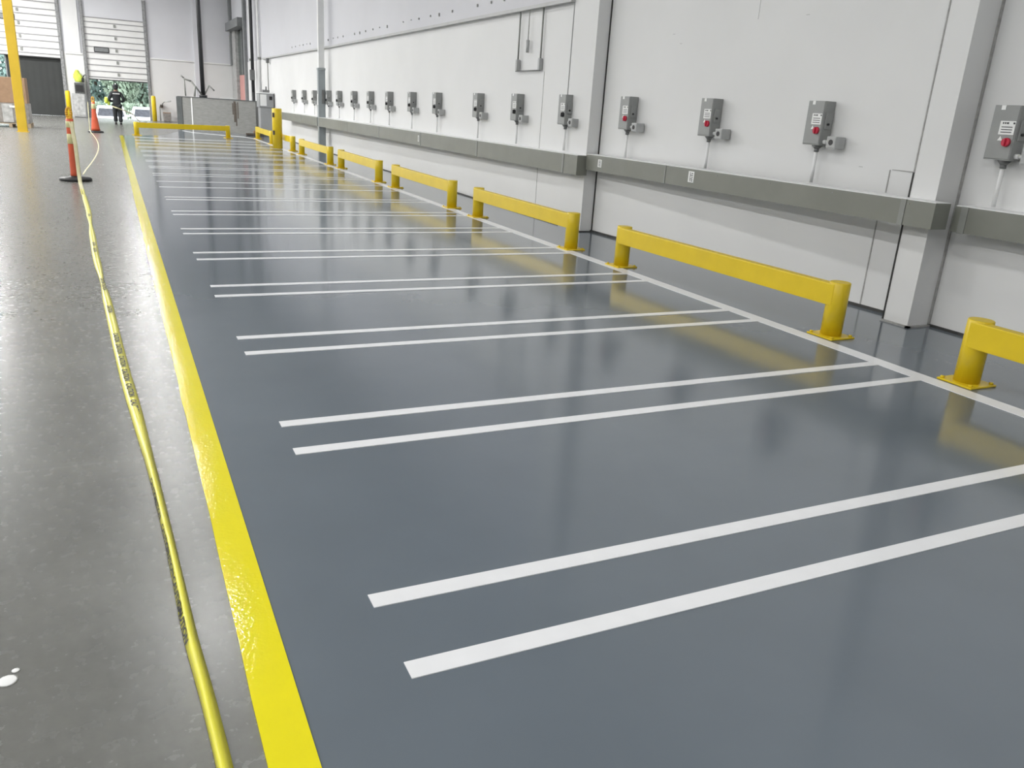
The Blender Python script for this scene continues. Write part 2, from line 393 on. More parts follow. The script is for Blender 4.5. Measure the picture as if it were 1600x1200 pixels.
trough('cable_trough', 'long grey cable trough on the far wall bay, ending at the pilaster corner', 5.73, 5.92, 9.96, 25.955, .785, 1.045,
       [(10.36, .05), (13.5, .05), (16.5, .05), (19.5, .05), (22.5, .05)], [(16.6, .92, .07, .12)])
trough('cable_trough', 'short grey cable trough beyond the grey column guard', 5.73, 6.09, 26.145, 32.2, .785, 1.045, [(28.6, .05)], [])
trough('cable_trough', 'grey cable trough on the middle wall bay, below three switch boxes', 5.87, 6.08, 4.45, 9.955, .865, 1.07,
       [(4.75, .05), (8.1, .02)], [(9.59, .975, .09, .10), (7.60, .985, .10, .12)])
trough('cable_trough', 'grey cable trough at the right edge of the photo, nearest the camera', 6.11, 6.322, YB+6, 4.45, .85, 1.055,
       [(4.36, .06)], [])

# ------------------------------------------------------------------ safety switches with receptacles
def make_switch(knob):
    r = empty('safety_switch', (0, 0, 0), '', 'electrical switch', 'grey safety switches in a row on the right wall')
    # local: wall plane x=0, front at x=-.13; y=0 far edge of the front, running to -y; z=0 bottom
    Wd, D, Hh = .215, .13, .405
    MB().box(-D, 0, -Wd, 0, 0, Hh, .005, 2).build('enclosure', 'box', r)
    MB().box(-D-.006, -D+.002, -Wd+.006, -.006, .01, Hh-.006, .003, 1).build('door', 'box', r)
    lb = MB().box(-D-.009, -D-.005, -Wd+.012, -Wd+.135, .19, .29).build('label_plate', 'label', r)
    k = MB()
    for j, (a, b2) in enumerate(((.115, .105), (.098, .088), (.082, .066), (.03, .015))): k.box(-D-.0105, -D-.008, -Wd+b2, -Wd+a, .268, .281)
    for j in range(3): k.box(-D-.0105, -D-.008, -Wd+.03, -Wd+.118, .205+j*.019, .211+j*.019)
    k.build('printed_marks', 'ink', lb)
    MB().box(-D-.009, -D-.005, -.095, -.06, Hh-.035, Hh-.002).build('sticker', 'label', r)['label'] = 'small white sticker'
    MB().prism([(-.02, 0), (.02, 0), (0, .035)], 0, .003).build('warning_triangle', 'label', r)
    wt = COL.objects[-1]; wt.rotation_euler = (PI/2, 0, -PI/2); wt.location = (-D-.006, -.105, .145)
    kb = MB().tube((-D-.004, -.165, .135), (-D-.03, -.165, .135), .034, .031, 20).build('rotary_knob', knob, r)
    kb['label'] = f'{knob} rotary knob'
    MB().box(-D-.045, -D-.026, -.172, -.158, .106, .164, .003, 1).build('grip', knob, kb)
    MB().box(-.10, -.03, -Wd-.014, -Wd+.002, .15, .30, .005, 2).build('side_cover', 'box', r)
    MB().tube((-.075, -Wd-.01, .195), (-.075, -Wd-.03, .195), .011, n=10).build('latch', 'black', r)
    hb = MB().tube((-.07, -.14, .002), (-.07, -.14, -.035), .055, .022, 16).tube((-.07, -.14, -.03), (-.07, -.14, -.06), .024, n=12)
    hb.build('conduit_hub', 'box_dark', r)
    MB().tube((-.07, -.14, -.055), (-.07, -.14, -.352), .0165, n=12).build('conduit', 'white_metal', r)['label'] = 'white painted conduit'
    MB().tube((-.07, -Wd+.002, .035), (-.07, -Wd-.035, .035), .02, n=12).tube((-.07, -Wd-.035, .035), (-.07, -Wd-.09, .035), .013, n=12).build('nipple', 'white_metal', r)
    rc = MB().box(-.125, -.005, -Wd-.20, -Wd-.085, -.02, .09, .008, 2).build('receptacle', 'receptacle', r)
    MB().box(-.128, -.12, -Wd-.195, -Wd-.09, -.012, .082, .003, 1).build('cover_plate', 'receptacle', rc)
    MB().tube((-.122, -Wd-.142, .036), (-.1315, -Wd-.142, .036), .026, n=18).build('socket', 'black', rc)
    return r
sw = [31.28, 29.48, 27.88, 25.93, 24.60, 22.94, 21.33, 19.72, 18.03, 16.43, 14.29, 12.66, 11.02, 9.40, 7.82, 6.25, 4.37]
protos = {}
switch_labels = ['grey safety switch farthest away on the right wall, beyond the column', 'grey safety switch second in the row counted from the far end',
                 'grey safety switch just beyond and left of the grey column guard', 'grey safety switch just right of the grey column guard, almost touching it']
seq = list(range(len(sw)))
for i, y in enumerate(sw):
    kn = 'black' if y > 10 else 'red'
    if kn in protos: r = copy_tree(protos[kn])
    else: r = protos[kn] = make_switch(kn)
    if y > 10:
        xw = wC_(y*.98); y *= (xw-.13)/5.95
    else: xw = wB(y-.1) if y > 4.6 else wA
    r.location = (xw, y, 1.43)
    nn = len(sw)-i
    if i < 4: lb = switch_labels[i]
    elif nn == 1: lb = 'grey safety switch with red knob nearest the camera, cut by the right edge'
    elif nn in (2, 3, 4): lb = f'grey safety switch with red knob, {ordinal(nn)} in the row counted from the near end'
    elif nn == 5: lb = 'grey safety switch fifth from the near end, just left of the pilaster corner'
    else: lb = f'grey safety switch {ordinal(nn)} in the row counted from the near end'
    r['label'] = lb

# ------------------------------------------------------------------ column with steel guard, conduits and small wall fittings
c = empty('column_guard', (5.87, 26.05, CB), 'grey steel guard around the white column rising behind the far rails', 'column')
MB().box(-.12, .09, -.085, .085, 0, 2.45, .01, 2).build('guard_shell', 'steel', c)
MB().box(-.13, .10, -.095, .095, 2.40, 2.46, .01, 2).build('guard_collar', 'steel', c)
MB().box(-.10, .07, -.07, .07, 2.46, HC-CB-.002).build('column_shaft', 'white_metal', c)['label'] = 'white column shaft'
MB().box(-.02, .06, -.115, -.083, 1.44, 1.84, .006, 1).build('junction_box', 'box_dark', c)
MB().box(-.135, -.118, -.06, .06, 1.40, 1.72, .004, 1).build('notice_plate', 'white_metal', c)

h_ = empty('conduit_drop', (5.885, 12.36, 3.034), 'thin grey conduits hanging below the ledge in a square loop', 'conduit')
for y in (0, -.78): MB().tube((0, y, 0), (0, y, -.72), .013, n=10).build('pipe', 'trough_joint', h_)
MB().tube((0, .06, -.86), (0, -.80, -.86), .009, n=10).build('cross_pipe', 'box_dark', h_)
for y in (0, -.78): MB().box(-.03, .03, y-.028, y+.028, -.86, -.69, .006, 1).build('conduit_body', 'receptacle', h_)
t = empty('hanging_cable', (5.875, 12.02, 3.034), 'short cable with a grey plug hanging between the two conduits', 'cable')
MB().tube((0, 0, 0), (0, 0, -.42), .008, n=8).build('cord', 'seam_light', t)
MB().tube((0, 0, -.42), (0, 0, -.60), .028, .024, n=12).build('plug', 'receptacle', t)

# tall side door in the right wall near the corner
d = structure(empty('door_3', (wC, 45.3, 0), 'tall grey framed side door near the far corner', 'door'))
def dp(mb, nm, m, par=d): return mb.build(nm, m, par, (wC, 45.3, 0))
dp(MB().box(wC-.12, wC+.02, 42.6, 43.0, 0, HC), 'frame_post', 'grey_frame')
dp(MB().box(wC-.12, wC+.02, 47.5, 47.95, 3.0, HC), 'frame_post', 'grey_frame')
dp(MB().box(wC-.35, wC+.05, 43.0, 47.5, 4.62, 5.0), 'header', 'grey_frame')
dp(MB().box(wC-.05, wC+.25, 46.3, 47.95, 0, 4.62), 'jamb_panel', 'cabinet_mottled')
dp(MB().box(wC+.1, wC+.2, 43.0, 46.3, 2.5, 4.62), 'window_panel', 'glass_dark')
dp(MB().box(wC+.08, wC+.22, 43.0, 46.1, 0, 2.5), 'lower_panel', 'pink')['label'] = 'pink lower panel'
dp(MB().box(wC+.04, wC+.12, 44.6, 44.75, 2.5, 4.62), 'mullion', 'grey_frame')

# pipes by the corner
p_ = empty('pipe_riser', (6.35-.42, 40.0, 0), 'black pipe running down the right wall to the grey cabinet', 'pipe')
MB().tube((0, 0, 1.7), (0, 0, HC-.002), .07, n=14).tube((0, .0, 0), (0, 0, 1.7), .07, n=14).build('pipe', 'black_pipe', p_)
MB().box(-.13, .08, -.09, .09, 2.2, 2.65, .02, 1).build('valve_body', 'box_dark', p_)
for y, lb in ((41.2, 'white pipe on the right wall left of the black pipe'), (38.8, 'thin white pipe on the right wall beside the black pipe')):
    q = empty('wall_pipe', (wC-.06, y, 0), lb, 'pipe', 'white wall pipes near the corner')
    MB().tube((0, 0, 0), (0, 0, HC-.002), .05, n=12).build('pipe', 'white_metal', q)
    MB().box(-.06, .06, -.07, .07, 3.05, 3.15).build('clamp', 'trough_joint', q)
q = empty('conduit_drop', (wC-.10, 36.4, 1.7), 'thin grey conduit dropping from the ledge to the grey cabinet', 'conduit')
MB().tube((0, 0, 0), (0, 0, 1.33), .02, n=10).build('pipe', 'trough_joint', q)
MB().box(-.06, .05, -.08, .08, 1.15, 1.33, .01, 1).build('conduit_body', 'box_dark', q)
q = empty('pipe_riser', (3.62, 38.35, 1.346), 'thick black pipe dropping from the ceiling onto the grey block wall', 'pipe')
MB().tube((0, 0, 0), (0, 0, HC-1.348), .085, n=16).build('pipe', 'black_pipe', q)
MB().tube((0, 0, 0), (0, 0, .10), .16, n=16).build('flange', 'black_pipe', q)
v = MB().path([(-.05, -.05, .1), (-.45, -.1, .62), (-.75, -.1, .7)], .035).path([(-.7, -.1, .02), (-.72, -.1, .72), (-.85, -.1, .82)], .03)
v.path([(.05, 0, .1), (.25, -.1, .5), (.45, -.1, .3)], .03).path([(-.35, -.1, .02), (-.3, -.1, .45)], .04)
v.build('valve_pipes', 'trough_joint', q)

# grey block wall
bw = empty('low_block_wall', (2.55, 38.6, 0), 'long low grey block wall across the far right corner', 'wall')
A = Vector((2.60, 38.6, 0)); Bp = Vector((5.50, 36.7, 0)); dd = (Bp-A).normalized(); nn_ = Vector((-dd.y, dd.x, 0))
def seg(s0, s1, t0, t1, z0, z1):
    return [tuple((A+dd*s+nn_*t).xy) for s, t in ((s0, t0), (s1, t0), (s1, t1), (s0, t1))], z0, z1
Lw = (Bp-A).length
MB().prism(*seg(0.22, Lw, 0, .6, 0, 1.32)).build('wall_body', 'block', bw, (2.55, 38.6, 0))
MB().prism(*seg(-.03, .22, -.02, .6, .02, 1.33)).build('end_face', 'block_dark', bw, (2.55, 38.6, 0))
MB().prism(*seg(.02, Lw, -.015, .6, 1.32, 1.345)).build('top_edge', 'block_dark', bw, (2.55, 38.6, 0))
MB().prism(*seg(.62, .67, -.012, .01, 0, 1.31)).build('vertical_strip', 'white_metal', bw, (2.55, 38.6, 0))['label'] = 'thin white vertical strip'
s = MB()
for a, w_, z0, z1 in ((2.50, .10, .45, 1.28), (2.58, .05, .3, 1.2), (2.44, .05, .75, 1.2), (2.66, .05, .6, 1.25)):
    s.prism(*seg(a, a+w_, -.004, .01, z0, z1))
s.build('leak_stain', 'stain', bw, (2.55, 38.6, 0))
q = empty('paper_roll', (4.55, 37.75, 1.347), 'white flat bundle lying on top of the grey block wall', 'bundle')
MB().box(-.32, .32, -.12, .12, 0, .045, .015, 2).build('bundle', 'white_metal', q)
q = empty('debris_pile', (5.35, 35.5, CB), 'low rusty brown bracket on the floor at the foot of the block wall', 'bracket')
MB().box(-.45, .25, -.08, .08, 0, .10, .02, 1).build('base_bar', 'stain', q)
MB().box(-.15, .25, -.06, .06, .10, .20, .02, 1).build('lug', 'cardboard', q)

# grey electrical cabinet
q = empty('electrical_cabinet', (6.03, 35.6, 0), 'grey electrical cabinet with pale top box standing behind the yellow bollard', 'cabinet')
q.location = (5.82, 35.9, CB)
MB().box(-.30, .24, -.3, .3, .06, 1.12, .01, 1).build('lower_box', 'grey_panel', q)
MB().box(-.34, .24, -.34, .34, 1.12, 1.66, .012, 1).build('upper_box', 'grey_panel', q)
MB().box(-.28, .22, -.28, .28, 0, .06).build('plinth', 'box_dark', q)
MB().box(-.37, .25, -.37, .37, 1.655, 1.70, .01, 1).build('lid', 'white_metal', q)
MB().box(-.30, -.05, -.35, -.33, 1.18, 1.62, .004, 1).build('door_panel', 'white_metal', q)
MB().box(.06, .18, -.352, -.33, 1.42, 1.56, .004, 1).build('meter', 'black', q)
MB().box(-.15, .12, -.1, .1, 1.70, 1.80, .01, 1).tube((0, 0, 1.78), (0, 0, 1.93), .03, n=10).build('vent_cap', 'box_dark', q)

# ------------------------------------------------------------------ dock doors
def dock_door(idx, x0, x1, z0, z1, label, grooves, window, track_top):
    r = structure(empty(f'door_{idx}', ((x0+x1)/2, YF, z0), label, 'door'))
    off = ((x0+x1)/2, YF, z0)
    MB().box(x0-.02, x1+.02, YF+.03, YF+.10, z0, z1).build('door_curtain', 'door', r, off)
    g = MB()
    for z in grooves: g.box(x0-.02, x1+.02, YF+.005, YF+.035, z-.022, z+.022)
    g.build('groove_lines', 'groove', r, off)
    MB().box(x0, x1, YF+.0, YF+.11, z0-.05, z0).build('bottom_seal', 'black', r, off)
    for x in (x0, x1):
        t = MB().box(x-.10, x+.06, YF-.07, YF+.02, 0, track_top).box(x-.03, x+.03, YF-.10, YF-.06, .2, track_top)
        t.build('track', 'track', r, off)
    for a, b in zip(grooves[::2], grooves[1::2]):
        xm = (x0+x1)/2
        MB().box(xm-.05, xm+.05, YF-.01, YF+.035, (a+b)/2-.05, (a+b)/2+.09).build('hinge', 'trough_joint', r, off)
    if window:
        wx0, wx1, wz0, wz1 = window
        f = MB().box(wx0-.04, wx1+.04, YF-.01, YF+.035, wz0-.04, wz1+.04, .03, 2).build('window_frame', 'black', r, off)
        MB().box(wx0, wx1, YF-.014, YF+.0, wz0, wz1).build('pane', 'grey_frame', f, off)
    return r
g2 = [1.97, 2.25, 2.53, 2.81, 3.09, 3.37, 3.66, 3.94, 4.24, 4.50, 4.71]
dock_door(2, D2[0], D2[1], 1.87, 4.74, 'white ribbed dock door raised above the walking person', g2, (-.42, .18, 3.16, 3.34), 5.7)
g1 = []; z = 2.86
while z < 6.6:
    g1 += [z, z+.26] if True else []
    z += .58
dock_door(1, D1[0], D1[1], 2.72, 6.6, 'white ribbed dock door at the left, raised above a dark curtain', g1, (-4.45, -3.75, 4.3, 4.5), HC-.01)

# dark curtain closing most of the left dock opening
t = empty('dock_curtain', (-3.1, 48.2, 0), 'dark grey curtain closing off the left dock opening under the raised door', 'curtain')
w = MB(); nn3 = 60
fr = [(-4.32+k*(2.42/nn3), 48.20+.002*math.sin(k*.9)) for k in range(nn3+1)]
w.prism(fr+[(x, y+.03) for x, y in fr[::-1]], .005, 2.70)
w.build('curtain_sheet', 'dark', t, (-3.1, 48.2, 0))
MB().box(-4.36, -1.88, 48.17, 48.27, 2.66, 2.72).build('top_rail', 'black', t, (-3.1, 48.2, 0))
MB().box(-4.36, -4.30, 48.16, 48.28, 0, 2.66).build('side_post', 'grey_frame', t, (-3.1, 48.2, 0))

# fittings between the doors
q = empty('grey_cabinet', (-1.33, 47.55, 0), 'scuffed grey cabinet against the wall between the two dock doors', 'cabinet')
MB().box(-.28, .26, -.28, .3, .03, 1.12, .012, 1).build('cabinet_body', 'cabinet_mottled', q)
MB().box(-.25, .23, -.25, .28, 0, .03).build('plinth', 'box_dark', q)
MB().box(-.26, -.02, -.295, -.275, .1, 1.06, .004, 1).build('cabinet_door', 'cabinet_mottled', q)
MB().box(0.0, .24, -.295, -.275, .1, 1.06, .004, 1).build('cabinet_door', 'cabinet_mottled', q)
q = empty('control_box', (-1.25, 47.6, 1.122), 'dark control box standing on the scuffed grey cabinet', 'box')
MB().box(-.22, .22, -.2, .24, 0, .50, .012, 1).build('case', 'screen', q)
MB().box(-.17, .17, -.212, -.198, .08, .40, .004, 1).build('panel', 'black', q)
v = MB()
bm = v.bm
# draped vest: folded lumpy sheet of fabric with thickness
prof = []
for i in range(9):
    zz = 1.66+.56*i/8
    wv = (.13, .17, .19, .20, .19, .17, .12, .10, .06)[i]
    ring = []
    for k in range(16):
        a = 2*PI*k/16
        rr = 1+.16*math.sin(3*a+i)+random.uniform(-.06, .06)
        ring.append(bm.verts.new((-1.28+wv*rr*math.cos(a)+(-.03 if i > 5 else 0), 47.72+.10*rr*math.sin(a), zz)))
    prof.append(ring)
for i in range(8):
    for k in range(16):
        f = bm.faces.new((prof[i][k], prof[i][(k+1) % 16], prof[i+1][(k+1) % 16], prof[i+1][k])); f.smooth = True
bm.faces.new(prof[0][::-1]); bm.faces.new(prof[-1])
q = empty('safety_vest', (-1.28, 47.72, 1.63), 'lime safety vest bundled above the dark control box', 'vest')
v.build('vest_cloth', 'lime', q, (-1.28, 47.72, 1.63))
MB().box(-1.14, -1.02, 47.62, 47.72, 1.66, 1.86, .02, 1).path([(-1.08, 47.66, 1.85), (-1.0, 47.64, 2.0), (-.92, 47.64, 2.02)], .02).build('dark_strap', 'black', q, (-1.28, 47.72, 1.63))

q = empty('waste_bin', (2.66, 47.5, 0), 'small brown bin on the floor against the far wall', 'bin')
MB().box(-.17, .17, -.15, .15, 0, .42, .02, 1, taper=(1.1, 1.1)).build('bin_body', 'wrap', q)
MB().box(-.19, .19, -.17, .17, .42, .45, .01, 1).build('rim', 'cardboard', q)
q = empty('hose', (2.6, 47.85, 0), 'grey hose looping from the far wall to the block wall', 'hose')
MB().path([(-.24, -.02, .02), (-.24, 0, .72), (-.15, 0, .75), (-.1, -.4, .9), (-.12, -2.5, 1.0), (-.2, -8.2, 1.1)], .025).build('hose_pipe', 'trough_joint', q)
MB().box(-.22, -.08, -.05, .15, .68, .82, .01, 1).build('tap', 'stain', q)

# ------------------------------------------------------------------ left: yellow post, pallet load
q = empty('yellow_post', (-2.57, 31.2, 0), 'tall yellow square post rising out of view at the upper left', 'post')
MB().box(-.135, .135, -.135, .135, .012, HC-.002, .012, 2).build('shaft', 'yellow_col', q)
MB().box(-.17, .17, -.17, .17, 0, .014, .003, 1).build('base_plate', 'yellow_col', q)
q = empty('pallet', (-3.15, 34.6, 0), 'wooden pallet under the wrapped goods at the left edge', 'pallet')
for k in range(7): MB().box(-.62, .62, -.58+k*.18, -.48+k*.18, .11, .135).build('deck_board', 'wood', q)
for x in (-.56, 0, .56): MB().box(x-.05, x+.05, -.58, .60, 0, .11).build('stringer', 'wood', q)
q = empty('wrapped_load', (-3.15, 34.6, .137), 'grey plastic-wrapped stack of goods on the pallet', 'goods')
MB().box(-.58, .60, -.55, .56, 0, .66, .03, 2).build('wrapped_goods', 'wrap', q)
MB().box(-.2, .12, -.57, -.54, .02, .62, .01, 1).build('loose_film', 'cabinet_mottled', q)
MB().box(.02, .5, -.58, -.54, .50, .58, .02, 1).build('white_fold', 'label', q)
q = empty('carton', (-3.2, 34.65, .799), 'large brown cardboard carton on top of the wrapped load', 'carton')
MB().box(-.60, .62, -.5, .5, 0, .84, .008, 1).build('carton_body', 'cardboard', q)
MB().box(-.60, .62, -.03, .03, .838, .843).build('sealing_tape', 'reflect', q)

# ------------------------------------------------------------------ delineators
def delineator(loc, label, flare):
    r = empty('delineator', loc, label, 'delineator', 'orange delineator posts')
    MB().lathe([(.25, 0), (.25, .03), (.235, .05), (.09, .065), (.075, .08)], (0, 0, 0), 28).build('rubber_base', 'black', r)
    if flare:
        prof = [(.145, .065), (.13, .15), (.085, .55), (.06, .85), (.055, 1.0)]
    else:
        prof = [(.078, .065), (.072, .12), (.066, .5), (.06, .85), (.057, 1.0)]
    MB().lathe(prof, (0, 0, 0), 24).build('shaft', 'orange', r)
    def rad(z):
        for (a, z0), (b, z1) in zip(prof, prof[1:]):
            if z0 <= z <= z1: return a+(b-a)*(z-z0)/(z1-z0)
        return prof[-1][0]
    for z0, z1 in ((.60, .76), (.86, .96)) if not flare else ((.78, .95),):
        MB().lathe([(rad(z0)+.002, z0), (rad(z0)+.004, z0+.002), (rad(z1)+.004, z1-.002), (rad(z1)+.002, z1)], (0, 0, 0), 24).build('reflective_band', 'reflect', r)
    hd = MB(); n = 14
    pp = [((.036*math.cos(PI*2*k/n)), 0, 1.09+.085*math.sin(PI*2*k/n)) for k in range(n+1)]
    hd.path(pp, .02, 8).tube((0, 0, .99), (0, 0, 1.02), .05, n=14)
    hd.build('handle', 'amber', r)['label'] = 'amber loop handle'
    return r
delineator((-.62, 15.9, 0), 'orange and white delineator post with black base, nearer one with tape tied on', False)
delineator((-.50, 32.8, 0), 'flared orange delineator cone farther back, left of the walking person', True)

# barrier tape lying on the concrete, folded lengthwise
ctl = [(-.60, 15.84, .96), (-.565, 15.72, .6), (-.555, 15.62, .12), (-.545, 15.5, .012), (-.36, 11.93, .004), (-.24, 8.66, .004), (-.13, 6.53, .004), (-.08, 5.47, .004),
       (-.045, 4.8, .004), (-.012, 4.26, .004), (.012, 3.82, .004), (.035, 3.38, .004), (.062, 2.82, .004), (.075, 2.51, .004), (.085, 2.21, .004), (.10, 1.94, .004), (.112, 1.67, .004), (.13, 1.2, .004), (.16, .4, .004)]
dense = []
for i in range(len(ctl)-1):
    p0 = Vector(ctl[max(i-1, 0)]); p1 = Vector(ctl[i]); p2 = Vector(ctl[i+1]); p3 = Vector(ctl[min(i+2, len(ctl)-1)])
    m = max(4, int((p2-p1).length/.12))
    for k in range(m):
        if i < 4: q = p1.lerp(p2, k/m)
        else:
            q = p1.lerp(p2, k/m)
        dense.append(q)
dense.append(Vector(ctl[-1]))
tp = empty('barrier_tape', (-.545, 15.5, 0), 'yellow caution tape lying along the concrete from the near delineator base', 'tape')
off = (-.545, 15.5, 0)
bm = bmesh.new(); rows = []
NT = len(dense)
frames = []
for i, q in enumerate(dense):
    a = dense[max(i-1, 0)]; b = dense[min(i+1, NT-1)]
    tdir = (b-a).normalized()
    if q.z > .008: side = Vector((1, 0, 0)); nrm = side.cross(tdir)
    else:
        side = Vector((tdir.y, -tdir.x, 0))*(-1)
        if side.x < 0: side = -side
        nrm = Vector((0, 0, 1))
    s = i/NT*40
    lift = .027+.006*math.sin(s)+.004*math.sin(2.7*s)
    wl = .015+.003*math.sin(1.3*s+1); wr = .021+.003*math.sin(.9*s)
    if q.z > .008: offs = [(-.03, 0), (-.01, .012), (.01, .004), (.03, .012)]
    else:
        fl = min(1, max(0, (q.y-3.6)/.8))     # farther along the tape lies flat
        if fl > 0:
            tw = .030*(1-.45*max(0, math.sin(q.y*1.9))**2 if q.y > 6.2 else 1)
            wl = wl*(1-fl)+tw*fl; wr = wr*(1-fl)+tw*fl; lift = lift*(1-fl)+.010*fl
        offs = [(-wl, .001), (-.004-.006*fl, lift), (.006+.006*fl, lift*.96), (wr, .002)]
    rows.append([bm.verts.new(q+side*x+nrm*z) for x, z in offs])
    frames.append((q.copy(), side.copy(), tdir.copy(), wl, lift))
for i in range(NT-1):
    for k in range(3):
        f = bm.faces.new((rows[i][k], rows[i][k+1], rows[i+1][k+1], rows[i+1][k])); f.smooth = True
mb = MB(); mb.bm.free(); mb.bm = bm
o = mb.build('tape_strip', 'tape', tp, off)
o.data.materials.append(M['tape_pale'])
for fc in o.data.polygons:
    if fc.center.y > -1.0: fc.material_index = 1
sd = o.modifiers.new('thickness', 'SOLIDIFY'); sd.thickness = .0012; sd.offset = -1
# printed words on the left face of the fold
def text_mesh(body, size):
    cu = bpy.data.curves.new('t', 'FONT'); cu.body = body; cu.size = size; cu.align_x = 'CENTER'; cu.align_y = 'CENTER'; cu.offset = .0011
    ob = bpy.data.objects.new('t', cu); COL.objects.link(ob)
    bpy.context.view_layer.update()
    me = bpy.data.meshes.new_from_object(ob.evaluated_get(bpy.context.evaluated_depsgraph_get()))
    bpy.data.objects.remove(ob); return me
word = text_mesh('CAUTION', .034)
ys = [11.4, 9.3, 8.9, 7.4, 7.1, 6.35, 5.55, 5.3, 5.05, 4.8, 4.55, 4.3, 3.25, 3.05, 2.85, 2.65, 2.45, 2.25]
for yv in ys:   # words along the tape
    i = min(range(NT), key=lambda k: abs(frames[k][0].y-yv) if frames[k][0].z < .008 else 99)
    q, side, td, wl, lift = frames[i]
    e = (side*(wl-.004)+Vector((0, 0, lift-.001))).normalized()   # up the left face
    xdir = -td if td.y > 0 else td     # runs towards the camera
    nn2 = xdir.cross(e)
    if nn2.x > 0: xdir = -xdir; nn2 = xdir.cross(e)
    c = q+side*(-(wl+.004)/2)+Vector((0, 0, lift/2))+nn2*.004
    big = 0
    if yv > 4:
        big = 1; e = side; nn2 = Vector((0, 0, 1)); xdir = e.cross(nn2); c = q+Vector((0, 0, .0135))
    me = word.copy(); me.materials.clear(); me.materials.append(M['ink'])
    ob = bpy.data.objects.new('printed_word', me); COL.objects.link(ob); ob.parent = tp
    mt = Matrix((xdir, e, nn2)).transposed().to_4x4(); sc = 1.0
    mt = Matrix.Translation(c-Vector(off)) @ mt @ Matrix.Diagonal((1.45, 1.15 if big else .85, 1, 1))
    ob.matrix_local = mt

def ribbon(name, pts, w, m, label, cat, flat=True, parent=None):
    bm = bmesh.new(); prev = None
    for i, q in enumerate(pts):
        q = Vector(q); a = Vector(pts[max(i-1, 0)]); b = Vector(pts[min(i+1, len(pts)-1)])
        td = (b-a).normalized(); sdv = td.cross(Vector((0, 0, 1)))
        sdv = sdv.normalized() if sdv.length > .05 else Vector((1, 0, 0))
        wv = sdv*w/2 if flat else Vector((0, 0, w/2))
        cur = (bm.verts.new(q-wv), bm.verts.new(q+wv))
        if prev: bm.faces.new((prev[0], prev[1], cur[1], cur[0]))
        prev = cur
    mb = MB(); mb.bm.free(); mb.bm = bm
    o = mb.build(name, m, parent); sd = o.modifiers.new('thickness', 'SOLIDIFY'); sd.thickness = .002; sd.offset = 1
    if label: tag(o, label, cat)
    return o
ribbon('barrier_tape', [(-.66, 32.62, 1.0), (-.67, 32.55, .6), (-.68, 32.5, .1), (-.64, 32.3, .004)]+[(-.60+.22*math.sin(PI*min(1, k/14*1.02))-.0*k+.06*k/14, 31.8-14.8*k/14, .004) for k in range(15)], .025, 'tape_pale',
       'pale tape hanging from the far delineator and trailing along the floor between the two', 'tape')

# ------------------------------------------------------------------ person walking away
def skin_body(chains, name, m, parent, levels=2, smooth=True):
    bm = bmesh.new(); lay = bm.verts.layers.skin.verify(); vmap = {}
    root = None
    for ch in chains:
        pv = None
        for (x, y, z, rx, ry) in ch:
            key = (round(x, 4), round(y, 4), round(z, 4))
            v = vmap.get(key)
            if v is None:
                v = bm.verts.new((x, y, z)); v[lay].radius = (rx, ry); vmap[key] = v
                if root is None: root = v; v[lay].use_root = True
            if pv is not None and pv is not v and not any(pv in e.verts for e in v.link_edges): bm.edges.new((pv, v))
            pv = v
    me = bpy.data.meshes.new(name); bm.to_mesh(me); bm.free()
    ob = bpy.data.objects.new(name, me); COL.objects.link(ob)
    sk = ob.modifiers.new('skin', 'SKIN'); sk.use_smooth_shade = True
    ss = ob.modifiers.new('sub', 'SUBSURF'); ss.levels = levels; ss.render_levels = levels
    bpy.context.view_layer.update()
    me2 = bpy.data.meshes.new_from_object(ob.evaluated_get(bpy.context.evaluated_depsgraph_get()))
    bpy.data.objects.remove(ob); me2.name = name
    me2.materials.clear(); me2.materials.append(M[m])
    o = bpy.data.objects.new(name, me2); COL.objects.link(o)
    if parent is not None: o.parent = parent
    return o
pe = empty('person', (.30, 40.6, 0), 'person in dark work clothes and cap walking away towards the open dock door', 'person')
pe.scale = (.97, .93, .93)
pel = (0, 0, .90, .15, .11)
torso = [pel, (0, .01, 1.08, .14, .10), (0, .02, 1.27, .16, .11), (0, .02, 1.40, .13, .09), (0, .03, 1.49, .055, .055), (0, .045, 1.57, .075, .085), (0, .05, 1.65, .085, .10), (0, .045, 1.72, .06, .075)]
def arm(s):
    return [(0, .02, 1.40, .13, .09), (s*.17, .02, 1.385, .065, .065), (s*.26, -.01, 1.20, .052, .052), (s*.30, .0, 1.08, .045, .045), (s*.22, .17, 1.02, .038, .038), (s*.12, .30, 1.06, .03, .03), (s*.09, .34, 1.07, .035, .02)]
def leg(s, yk, yf, zf):
    return [pel, (s*.095, 0, .84, .095, .095), (s*.10, yk, .50, .065, .065), (s*.10, yf, .12+zf, .045, .045)]
# body: one continuous skin surface, clothing as shells over it
body = skin_body([torso, arm(1), arm(-1), leg(1, .05, -.05, 0), leg(-1, .04, .12, .0)], 'body', 'skin', pe)
for s in (-1, 1):   # hands: palm and five fingers rooted in the palm
    fingers = []
    base = Vector((s*.09, .34, 1.07))
    for k, ln in enumerate((.065, .075, .07, .055)):
        b0 = base+Vector((0, .02, .018-.014*k)); fingers.append([(b0.x, b0.y, b0.z, .009, .009), (b0.x-s*ln*.5, b0.y+ln*.45, b0.z, .008, .008), (b0.x-s*ln*.95, b0.y+ln*.3, b0.z-.008, .007, .007)])
    fingers.append([(base.x, base.y, base.z+.02, .010, .010), (base.x-s*.02, base.y+.01, base.z+.05, .009, .009), (base.x-s*.045, base.y+.02, base.z+.06, .008, .008)])
    for f in fingers: skin_body([f], 'finger', 'skin', body, 1)
def grow(ch, d): return [(x, y, z, a+d, b+d) for x, y, z, a, b in ch]
